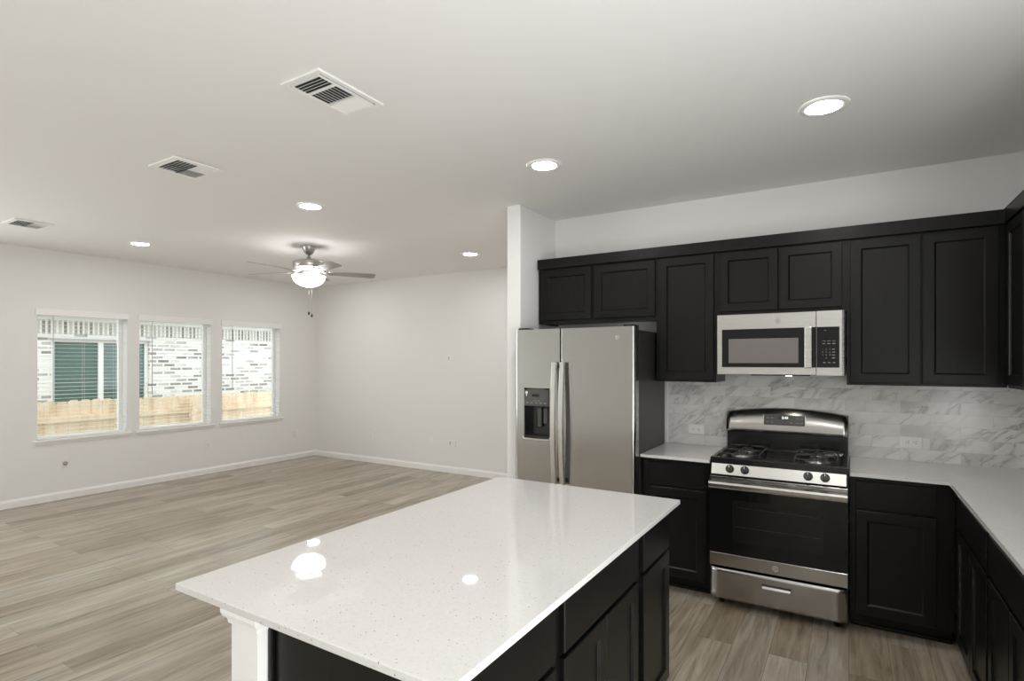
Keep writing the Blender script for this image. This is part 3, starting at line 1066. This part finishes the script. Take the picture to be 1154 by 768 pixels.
# storage drawer, pillowed front with scooped ends, inset pull
bm = newbm()
dz0, dz1 = 0.062, 0.250
nu, nv = 40, 8
hxa, hxb, hza, hzb = -0.452, -0.292, 0.165, 0.200
V = []
for j in range(nv + 1):
    row = []
    v = j / nv
    for i in range(nu + 1):
        u = i / nu
        x = GX0 + 0.008 + (GX1 - GX0 - 0.016) * u
        z = dz0 + (dz1 - dz0) * v
        e = abs(2 * u - 1)
        wdt = 0.90 - 0.035 * (1 - (2 * v - 1) ** 2)
        s = max(0.0, min(1.0, (e - wdt) / (1.0 - wdt)))
        y = GY - 0.014 + 0.016 * (s * s * (3 - 2 * s))
        row.append(bm.verts.new((x, y, z)))
    V.append(row)
for j in range(nv):
    for i in range(nu):
        f = bm.faces.new((V[j][i], V[j][i + 1], V[j + 1][i + 1], V[j + 1][i]))
        f.smooth = True
bk = {}
edge = [V[0][i] for i in range(nu + 1)] + [V[j][nu] for j in range(1, nv + 1)] + [V[nv][i] for i in range(nu - 1, -1, -1)] + [V[j][0] for j in range(nv - 1, 0, -1)]
bv = [bm.verts.new((p.co.x, GY + 0.035, p.co.z)) for p in edge]
for a in range(len(edge)):
    b = (a + 1) % len(edge)
    bm.faces.new((edge[a], bv[a], bv[b], edge[b]))
bm.faces.new(bv)
dwr = obj('storage_drawer', bm, 'steel', rg)
bm = newbm()
box(bm, hxa, hxb, GY - 0.0152, GY - 0.0142, hza, hzb, bev=0.0004)
po = obj('pull_recess', bm, 'slot', dwr)
bm = newbm()
seq = []
for x in (hxa + 0.003, hxb - 0.003):
    y = GY - 0.0153
    seq.append([(x, y, hza + 0.003), (x, y - 0.010, hza + 0.004), (x, y - 0.011, hza + 0.012), (x, y, hza + 0.022)])
loops(bm, seq)
obj('drawer_pull', bm, 'steelbright', dwr)
# backguard: arched steel panel over a black upright
bm = newbm()
box(bm, GX0 + 0.004, GX1 - 0.004, 4.262, 4.33, 0.90, 1.060)
obj('backguard_base', bm, 'black', rg)
bm = newbm()
K = 24
front, back, top_f, lowf = [], [], [], []
seq = []
for k in range(K + 1):
    u = k / K
    x = GX0 + 0.002 + (GX1 - GX0 - 0.004) * u
    zt_ = 1.187 + 0.036 * math.sin(PI * u) ** 0.8
    hh = zt_ - 1.058
    face = [(x, 4.234 + 0.052 * t ** 2.4, 1.058 + hh * (t if t < 0.9 else 0.9 + (t - 0.9) * 1.0)) for t in [q / 12 for q in range(12, -1, -1)]]
    seq.append([(x, 4.242, 1.050), (x, 4.33, 1.050), (x, 4.33, zt_)] + face)
vs = loops(bm, seq)
for f in {f for v in vs for f in v.link_faces}:
    f.normal_update()
    if len(f.verts) == 4 and abs(f.normal.y) > 0.3 and f.calc_center_median().y < 4.3:
        f.smooth = True
bg_ = obj('backguard', bm, 'steel', rg)
# control display, lying in the raked face
tilt = R(14)
MT = Matrix.Translation((-0.383, 4.2425, 1.1435)) @ Matrix.Rotation(-tilt, 4, 'X')
bm = newbm()
box(bm, -0.128, 0.128, -0.006, 0.012, -0.036, 0.034, bev=0.004, mtx=MT)
dsp = obj('control_display', bm, 'panelgrey', bg_)
for x in (-0.13, 0.1285):
    obj('display_edge', bx(x, x + 0.0015, -0.008, 0.012, -0.036, 0.034, mtx=MT), 'alu', bg_)
bm = newbm()
box(bm, -0.035, 0.035, -0.0068, -0.0058, 0.004, 0.026, mtx=MT)
obj('clock_screen', bm, 'black', dsp)
text_part('clock_digits', '2:43', 0.024, MT @ Matrix.Translation((0.006, -0.0072, 0.015)) @ FRONT, 'glow', dsp)
for px in (-0.105, -0.075, 0.045, 0.083, 0.108):
    for pz in (-0.018, 0.012):
        if not (px == 0.045 and pz > 0):
            obj('control_mark', bx(px - 0.008, px + 0.008, -0.0068, -0.0058, pz - 0.0025, pz + 0.0025, mtx=MT), 'legend', dsp)

# ------------------------------------------------------------------ microwave
MX0, MX1, MZ0, MZ1, MY = -0.768, -0.0165, 1.463, 1.8655, 3.94
mw = thing('microwave', 'stainless steel over-the-range microwave with black door glass', 'microwave', ((MX0 + MX1) / 2, 4.15, MZ0))
obj('body', bx(MX0 + 0.003, MX1 - 0.003, MY + 0.03, YK - 0.013, MZ0 + 0.004, MZ1 - 0.002), 'darkgrey', mw)
MS = -0.1735
bm = newbm()
box(bm, MX0, MS - 0.001, MY, MY + 0.0295, MZ0, MZ1, bev=0.003)
md = obj('door', bm, 'steelbright', mw)
obj('door_glass', bx(-0.735, -0.1755, MY - 0.0025, MY - 0.0003, 1.512, 1.7655, bev=0.0008), 'blackglass', md)
bm = newbm()
loops(bm, [rect(-0.692, -0.274, 1.540, 1.701, MY - 0.0026), rect(-0.692, -0.274, 1.540, 1.701, MY - 0.0032)])
obj('door_window', bm, 'mwglass', md)
bm = newbm()
hx0, hx1 = -0.238, -0.196
for z0, z1 in ((1.53, 1.56), (1.715, 1.745)):
    box(bm, hx0 + 0.008, hx1 - 0.008, MY - 0.026, MY - 0.0024, z0, z1)
box(bm, hx0, hx1, MY - 0.040, MY - 0.025, 1.509, 1.766, bev=0.004, seg=2)
obj('handle', bm, 'steelbright', md)
badge(md, -0.394, MY, 1.813, 0.0165)
bm = newbm()
c = 0.02
poly = [(MS + 0.001, MY + 0.0295), (MS + 0.001, MY), (MX1 - c, MY), (MX1 - c * 0.45, MY + 0.0035), (MX1, MY + 0.011), (MX1, MY + 0.0295)]
prism(bm, poly, MZ0, MZ1)
mp = obj('control_panel', bm, 'steelbright', mw)
kp = obj('keypad', bx(-0.1715, -0.0495, MY - 0.0025, MY - 0.0003, 1.512, 1.7655, bev=0.0008), 'blackglass', mp)
marks = []
for xx in (-0.133, -0.106, -0.079):
    marks += [(xx - 0.009, xx + 0.009, 1.676, 1.679), (xx - 0.008, xx + 0.008, 1.659, 1.664)]
for k in range(4):
    marks.append((-0.089, -0.073, 1.6235 - 0.018 * k, 1.6285 - 0.018 * k))
for xx in (-0.131, -0.104, -0.078):
    marks.append((xx - 0.007, xx + 0.007, 1.541, 1.546))
marks.append((-0.131, -0.121, 1.742, 1.745))
for xa, xb, za, zb in marks:
    obj('key_mark', bx(xa, xb, MY - 0.0032, MY - 0.0026, za, zb), 'legend', kp)
for k, ch in enumerate('123456789'):
    text_part('digit', ch, 0.013, Matrix.Translation((-0.139 + 0.019 * (k % 3), MY - 0.0032, 1.626 - 0.018 * (k // 3))) @ FRONT, 'legend', kp)
text_part('digit', '0', 0.013, Matrix.Translation((-0.120, MY - 0.0032, 1.626 - 0.054)) @ FRONT, 'legend', kp)
bm = newbm()
box(bm, -0.56, -0.21, MY + 0.05, MY + 0.26, MZ0 - 0.006, MZ0 + 0.0035, bev=0.002)
ug = obj('under_grille', bm, 'black', mw)
obj('cooktop_lamp', bx(-0.352, -0.318, MY + 0.07, MY + 0.11, MZ0 - 0.0085, MZ0 - 0.0063), 'mwlamp', ug)


# ------------------------------------------------------------------ outlets and plates
def wall_plate(kind, lab, c, normal, along, w=0.072, h=0.117, horizontal=False):
    """c on the wall surface; normal into the room; along = direction of the plate's width"""
    n, a, u = Vector(normal), Vector(along), Vector((0, 0, 1))
    if horizontal:
        a, u = u, a
    F = Matrix((( a.x, u.x, n.x, c[0]), (a.y, u.y, n.y, c[1]), (a.z, u.z, n.z, c[2]), (0, 0, 0, 1)))
    nm = {'outlet': 'wall_outlet', 'switch': 'light_switch', 'blank': 'blank_plate', 'cable': 'cable_plate', 'spray': 'wall_jack'}[kind]
    t = thing(nm, lab, 'outlet' if kind == 'outlet' else 'wall plate', tuple(Vector(c) + n * 0.0005))
    bm = newbm()
    z = 0.0055
    seq = [[(-w / 2, -h / 2, 0.0006), (w / 2, -h / 2, 0.0006), (w / 2, h / 2, 0.0006), (-w / 2, h / 2, 0.0006)],
           [(-w / 2, -h / 2, 0.003), (w / 2, -h / 2, 0.003), (w / 2, h / 2, 0.003), (-w / 2, h / 2, 0.003)],
           [(-w / 2 + 0.004, -h / 2 + 0.004, z), (w / 2 - 0.004, -h / 2 + 0.004, z), (w / 2 - 0.004, h / 2 - 0.004, z), (-w / 2 + 0.004, h / 2 - 0.004, z)]]
    loops(bm, seq)
    bm.transform(F)
    obj('plate', bm, 'plate', t)
    if kind == 'outlet':
        for s in (-1, 1):
            bm = newbm()
            box(bm, -0.017, 0.017, s * 0.0195 - 0.0145, s * 0.0195 + 0.0145, z, z + 0.002, bev=0.0008)
            bm.transform(F)
            ro = obj('receptacle', bm, 'plate', t)
            bm = newbm()
            for dx in (-0.0065, 0.0065):
                box(bm, dx - 0.0013, dx + 0.0013, s * 0.0195 - 0.001, s * 0.0195 + 0.008, z + 0.002, z + 0.0024)
            box(bm, -0.0025, 0.0025, s * 0.0195 - 0.010, s * 0.0195 - 0.006, z + 0.002, z + 0.0024)
            bm.transform(F)
            obj('slots', bm, 'slot', ro)
    elif kind == 'switch':
        bm = newbm()
        box(bm, -0.017, 0.017, -0.033, 0.033, z, z + 0.004, bev=0.0015)
        bm.transform(F)
        obj('rocker', bm, 'plate', t)
    elif kind == 'cable':
        bm = newbm()
        cyl(bm, (0, -0.006, z), (0, -0.006, z + 0.012), 0.008, 12)
        cyl(bm, (0, 0.02, z), (0, 0.02, z + 0.004), 0.012, 12)
        bm.transform(F)
        obj('jack', bm, 'nickel', t)
    elif kind == 'spray':
        bm = newbm()
        lathe(bm, [(0.022, z), (0.022, z + 0.008), (0.012, z + 0.012), (0.011, z + 0.026), (0.004, z + 0.028)], 0, -0.008, 16)
        bm.transform(F)
        obj('jack', bm, 'nickel', t)
    return t


LN, LA = (1, 0, 0), (0, 1, 0)
FN, FA = (0, -1, 0), (1, 0, 0)
wall_plate('spray', 'small white wall plate with grey metal jack under the leftmost window', (XL, 2.70, 0.409), LN, LA)
wall_plate('outlet', 'white duplex outlet below the right end of the middle window', (XL, 4.335, 0.387), LN, LA)
wall_plate('outlet', 'white duplex outlet near the corner right of the rightmost window', (XL, 5.745, 0.398), LN, LA)
wall_plate('blank', 'white blank plate at eye level on the far wall, left of a cable plate', (-5.089, YF, 1.586), FN, FA)
wall_plate('cable', 'white cable plate with jack at eye level on the far wall', (-4.77, YF, 1.586), FN, FA)
wall_plate('outlet', 'white duplex outlet low on the far wall nearest the room corner', (-6.284, YF, 0.401), FN, FA)
wall_plate('blank', 'white blank plate low on the far wall, below the eye-level blank plate', (-5.089, YF, 0.405), FN, FA)
wall_plate('cable', 'white cable plate low on the far wall beside a duplex outlet', (-4.745, YF, 0.405), FN, FA)
wall_plate('outlet', 'white duplex outlet low on the far wall beside the low cable plate', (-4.650, YF, 0.405), FN, FA)
wall_plate('outlet', 'white horizontal outlet on the marble backsplash left of the range', (-0.995, YK - 0.0115, 1.033), FN, FA, horizontal=True)
wall_plate('outlet', 'white horizontal outlet on the marble backsplash right of the range', (0.340, YK - 0.0115, 1.034), FN, FA, horizontal=True)

# ------------------------------------------------------------------ recessed lights
lights = [(-0.105, 3.075, 'recessed ceiling light above the range, rightmost in the photo'),
          (-1.640, 3.078, 'recessed ceiling light in front of the refrigerator'),
          (-3.66, 2.92, 'recessed ceiling light between the fan and the kitchen, in front of the fan'),
          (-6.355, 2.92, 'recessed ceiling light close to the window wall, leftmost in the photo'),
          (-3.716, 5.172, 'recessed ceiling light near the far wall, left of the partition'),
          (-6.33, 5.10, 'recessed ceiling light hidden behind the ceiling fan near the corner'),
          (-0.105, 0.9, 'added recessed ceiling light overhead at the right side of the island, outside the photo'),  # unseen lamp, added to brighten the island
          (-1.640, 0.9, 'added recessed ceiling light straight above the near end of the island, outside the photo')]  # second added lamp, unseen, for more light on the island top
for x, y, lab in lights:
    t = thing('recessed_light', lab, 'ceiling light', (x, y, H - 0.006), 0, 'recessed ceiling lights')
    bm = newbm()
    lathe(bm, [(0.110, H - 0.0003), (0.109, H - 0.004), (0.092, H - 0.0075), (0.078, H - 0.006), (0.074, H - 0.003)], x, y, 36, cap0=False, cap1=False)
    obj('trim_ring', bm, 'trim', t)
    bm = newbm()
    lathe(bm, [(0.0775, H - 0.0008), (0.0765, H - 0.0045), (0.03, H - 0.0055)], x, y, 36)
    obj('diffuser', bm, 'diffuserk' if x > -2 else 'diffuser', t)


# ------------------------------------------------------------------ air vents
def vent(x0, x1, y0, y1, lab, sections, m=0.03):
    """sections: list of (ya, yb, xa, xb, run, tilt_deg, pitch) in world units, run = 'x' or 'y'"""
    t = thing('ceiling_vent', lab, 'air vent', ((x0 + x1) / 2, (y0 + y1) / 2, H - 0.012), 0, 'ceiling air vents')
    bm = newbm()
    zt_, zb_ = H - 0.0004, H - 0.010
    for (a, b, c, d) in ((x0, x1, y0, y0 + m), (x0, x1, y1 - m, y1), (x0, x0 + m, y0 + m, y1 - m), (x1 - m, x1, y0 + m, y1 - m)):
        box(bm, a, b, c, d, zb_, zt_, bev=0.002)
    obj('frame', bm, 'trim', t)
    obj('dark_backing', bx(x0 + m, x1 - m, y0 + m, y1 - m, H - 0.002, H - 0.0004), 'ventdark', t)  # dark plate; its colour stands for the shade behind the louvres
    bm = newbm()
    for (xa, xb, ya, yb, run, tilt, pitch) in sections:
        if run == 'x':
            k = max(1, int(round((yb - ya) / pitch)))
            for i in range(k):
                y = ya + (i + 0.5) * (yb - ya) / k
                box(bm, xa, xb, -0.0065, 0.0065, -0.0006, 0.0006, mtx=Matrix.Translation((0, y, H - 0.0085)) @ Matrix.Rotation(R(tilt), 4, 'X'))
        else:
            k = max(1, int(round((xb - xa) / pitch)))
            for i in range(k):
                x = xa + (i + 0.5) * (xb - xa) / k
                box(bm, -0.0065, 0.0065, ya, yb, -0.0006, 0.0006, mtx=Matrix.Translation((x, 0, H - 0.0085)) @ Matrix.Rotation(R(tilt), 4, 'Y'))
    for (xa, xb, ya, yb, run, tilt, pitch) in sections:
        e = 0.002
        for a, b, c, d in ((xa - e, xa + e, ya, yb), (xb - e, xb + e, ya, yb), (xa, xb, ya - e, ya + e), (xa, xb, yb - e, yb + e)):
            box(bm, a, b, c, d, H - 0.0125, H - 0.003)
    obj('louvres', bm, 'trim', t)


vent(-2.158, -1.905, 1.560, 1.945, 'white ceiling vent nearest the camera with three-way louvres',
     [(-2.13, -1.944, 1.592, 1.685, 'x', 40, 0.0188), (-2.13, -1.944, 1.689, 1.803, 'y', 35, 0.0207), (-2.13, -1.944, 1.807, 1.91, 'x', -40, 0.0225)], 0.026)
for (x0, x1, y0, y1, lab) in ((-3.765, -3.452, 1.775, 2.080, 'square white ceiling vent, the middle one of the three'),
                              (-6.435, -6.12, 1.825, 2.105, 'white ceiling vent farthest from the camera at the left edge')):
    xm, ym = (x0 + x1) / 2, (y0 + y1) / 2
    m = 0.028
    vent(x0, x1, y0, y1, lab, [(x0 + m, xm, y0 + m, ym, 'x', 42, 0.02), (xm, x1 - m, y0 + m, ym, 'x', 42, 0.02),
                               (x0 + m, xm, ym, y1 - m, 'y', 40, 0.02), (xm, x1 - m, ym, y1 - m, 'y', -40, 0.02)], m)

# ------------------------------------------------------------------ ceiling fan
CX, CY = -4.955, 3.931
fan = thing('ceiling_fan', 'brushed nickel five-blade ceiling fan with lit glass bowl', 'ceiling fan', (CX, CY, 2.34))
bm = newbm()
lathe(bm, [(0.072, H - 0.0004), (0.072, H - 0.012), (0.06, H - 0.04), (0.046, H - 0.072), (0.03, H - 0.085), (0.018, H - 0.09)], CX, CY, 32)
obj('canopy', bm, 'nickel', fan)
bm = newbm()
cyl(bm, (CX, CY, H - 0.089), (CX, CY, 2.642), 0.0125, 16)
lathe(bm, [(0.022, 2.672), (0.026, 2.655), (0.028, 2.637)], CX, CY, 24)
obj('downrod', bm, 'nickel', fan)
bm = newbm()
lathe(bm, [(0.05, 2.640), (0.13, 2.632), (0.154, 2.622), (0.158, 2.612), (0.158, 2.560), (0.150, 2.552), (0.11, 2.543), (0.06, 2.54)], CX, CY, 40)
obj('motor_housing', bm, 'nickel', fan)
bm = newbm()
lathe(bm, [(0.055, 2.5395), (0.06, 2.51), (0.05, 2.49), (0.02, 2.47), (0.006, 2.46), (0.006, 2.349)], CX, CY, 24)
obj('switch_housing', bm, 'nickel', fan)
for k in range(5):
    a = R(55 + 72 * k)
    RT = Matrix.Translation((CX, CY, 2.512)) @ Matrix.Rotation(a, 4, 'Z')
    bm = newbm()
    outl = []
    r0, r1 = 0.215, 0.70
    w0, w1 = 0.052, 0.068
    cr = 0.035
    outl = [(r0, -w0)]
    for i in range(7):
        t = PI / 2 * i / 6
        outl.append((r1 - cr + cr * math.sin(t), -w1 + cr - cr * math.cos(t)))
    for i in range(7):
        t = PI / 2 * i / 6
        outl.append((r1 - cr + cr * math.cos(t), w1 - cr + cr * math.sin(t)))
    outl.append((r0, w0))
    outl.append((r0 - 0.012, w0 * 0.6))
    outl.append((r0 - 0.012, -w0 * 0.6))
    PT = Matrix.Rotation(R(-12), 4, 'X')
    vs = prism(bm, outl, -0.003, 0.003)
    bm.transform(RT @ PT)
    bl = obj('blade', bm, 'blade', fan)
    bm = newbm()
    vs = prism(bm, [(0.19, -0.02), (0.23, -0.034), (0.28, -0.03), (0.30, 0.0), (0.28, 0.03), (0.23, 0.034), (0.19, 0.02)], -0.0075, -0.0035)
    bm.transform(PT)
    tube(bm, [(0.195, 0, -0.006), (0.16, 0, 0.006), (0.12, 0, 0.026), (0.10, 0, 0.03)], 0.011, 8)
    bm.transform(RT)
    obj('blade_arm', bm, 'nickel', bl)
bm = newbm()
prof = [(0.172, 2.470)]
for i in range(1, 11):
    t = PI / 2 * i / 10
    prof.append((0.168 * math.cos(t) if i < 10 else 0.008, 2.466 - 0.116 * math.sin(t)))
lathe(bm, prof, CX, CY, 40, cap0=False, cap1=True)
obj('light_bowl', bm, 'bowl', fan)
bm = newbm()
lathe(bm, [(0.013, 2.3495), (0.014, 2.342), (0.008, 2.334), (0.003, 2.328)], CX, CY, 16)
obj('finial', bm, 'nickel', fan)
for k in range(3):
    a = R(20 + 120 * k)
    bm = newbm()
    bmesh.ops.create_uvsphere(bm, u_segments=14, v_segments=8, radius=0.028, matrix=Matrix.Translation((CX + 0.085 * math.cos(a), CY + 0.085 * math.sin(a), 2.425)))
    obj('bulb', bm, 'bulb', fan)
for dx, dy, zb_ in ((0.018, 0.012, 2.085), (0.045, 0.028, 2.060)):
    bm = newbm()
    px, py = CX + 0.16 + dx - 0.17, CY - 0.175 + dy + 0.10
    px, py = CX + dx - 0.02, CY + dy - 0.01
    cyl(bm, (px, py, zb_), (px, py, 2.334), 0.0012, 6)
    pc = obj('pull_chain', bm, 'nickel', fan)
    bm = newbm()
    lathe(bm, [(0.002, zb_ + 0.004), (0.009, zb_ - 0.008), (0.010, zb_ - 0.022), (0.004, zb_ - 0.034)], px, py, 12)
    obj('pull_knob', bm, 'slot', pc)

# ------------------------------------------------------------------ outside: ground, fence, neighbour's house
GZ = -0.55
struct('ground', bx(XL - 9.0, XL - WT - 0.01, -4.0, 16.0, GZ - 0.1, GZ), 'grass')
FXX = -9.6
fe = thing('wooden_fence', 'new pine picket fence with dog-eared boards outside the windows', 'fence', (FXX, 5.0, GZ))
bm = newbm()
y = 0.2
while y < 10.6:
    zt_ = 0.985 + random.uniform(-0.012, 0.012)
    w_ = 0.138
    p = [(y, GZ + 0.03), (y + w_, GZ + 0.03), (y + w_, zt_ - 0.035), (y + w_ - 0.03, zt_), (y + 0.03, zt_), (y, zt_ - 0.035)]
    loops(bm, [[(FXX - 0.018, a, z) for a, z in p], [(FXX, a, z) for a, z in p]])
    y += w_ + 0.004
obj('pickets', bm, 'pine', fe)
for z in (-0.35, 0.68):
    obj('rail', bx(FXX + 0.0005, FXX + 0.04, 0.2, 10.6, z, z + 0.088, bev=0.003), 'pine', fe)
for y in (0.3, 2.75, 5.15, 7.6, 10.05):
    obj('post', bx(FXX + 0.041, FXX + 0.13, y, y + 0.09, GZ, 0.90, bev=0.004), 'pine', fe)
HX = -11.6
ho_ = thing('neighbour_house', 'whitewashed brick house wall with a large window behind the wooden fence', 'house', (HX - 2, 6.0, GZ))
bm = newbm()
HY0, HY1, wy0, wy1, wz0, wz1 = -1.0, 13.0, 3.944, 5.487, 0.62, 1.935
box(bm, HX - 0.2, HX, HY0, wy0, GZ, 2.030)
box(bm, HX - 0.2, HX, wy1, HY1, GZ, 2.030)
box(bm, HX - 0.2, HX, wy0, wy1, GZ, wz0)
box(bm, HX - 0.2, HX, wy0, wy1, wz1 + 0.02, 2.030)
obj('brick_wall', bm, 'brick', ho_)
obj('soldier_course', bx(HX - 0.2, HX + 0.012, HY0, HY1, 2.031, 2.262), 'soldier', ho_)
bm = newbm()
box(bm, HX - 0.2, HX + 0.05, wy0 - 0.05, wy1 + 0.05, wz1 + 0.0, wz1 + 0.0195)
obj('lintel', bm, 'wand', ho_)
bm = newbm()
e = 0.06
xa, xb = HX - 0.12, HX - 0.04
box(bm, xa, xb, wy0, wy0 + e, wz0, wz1)
box(bm, xa, xb, wy1 - e, wy1, wz0, wz1)
box(bm, xa, xb, wy0 + e, wy1 - e, wz0, wz0 + e)
box(bm, xa, xb, wy0 + e, wy1 - e, wz1 - e * 0.7, wz1)
box(bm, xa, xb, 4.655, 4.735, wz0 + e, wz1 - e * 0.7)
wf = obj('house_window', bm, 'vinyl', ho_)
obj('pane', bx(HX - 0.09, HX - 0.08, wy0 + e, wy1 - e, wz0 + e, wz1 - e * 0.7), 'houseglass', wf)
bm = newbm()
box(bm, HX - 0.2, HX + 0.42, HY0 - 0.4, HY1 + 0.4, 2.33, 2.36)
box(bm, HX + 0.40, HX + 0.43, HY0 - 0.4, HY1 + 0.4, 2.36, 2.52)
box(bm, HX - 0.19, HX + 0.02, HY0, HY1, 2.2625, 2.33)
obj('soffit', bm, 'soffit', ho_)
bm = newbm()
pr = [(HX + 0.47, 2.50), (HX + 0.47, 2.54), (HX - 3.4, 4.3), (HX - 3.4, 4.26)]
loops(bm, [[(x, HY0 - 0.4, z) for x, z in pr], [(x, HY1 + 0.4, z) for x, z in pr]])
obj('roof', bm, 'shingle', ho_)
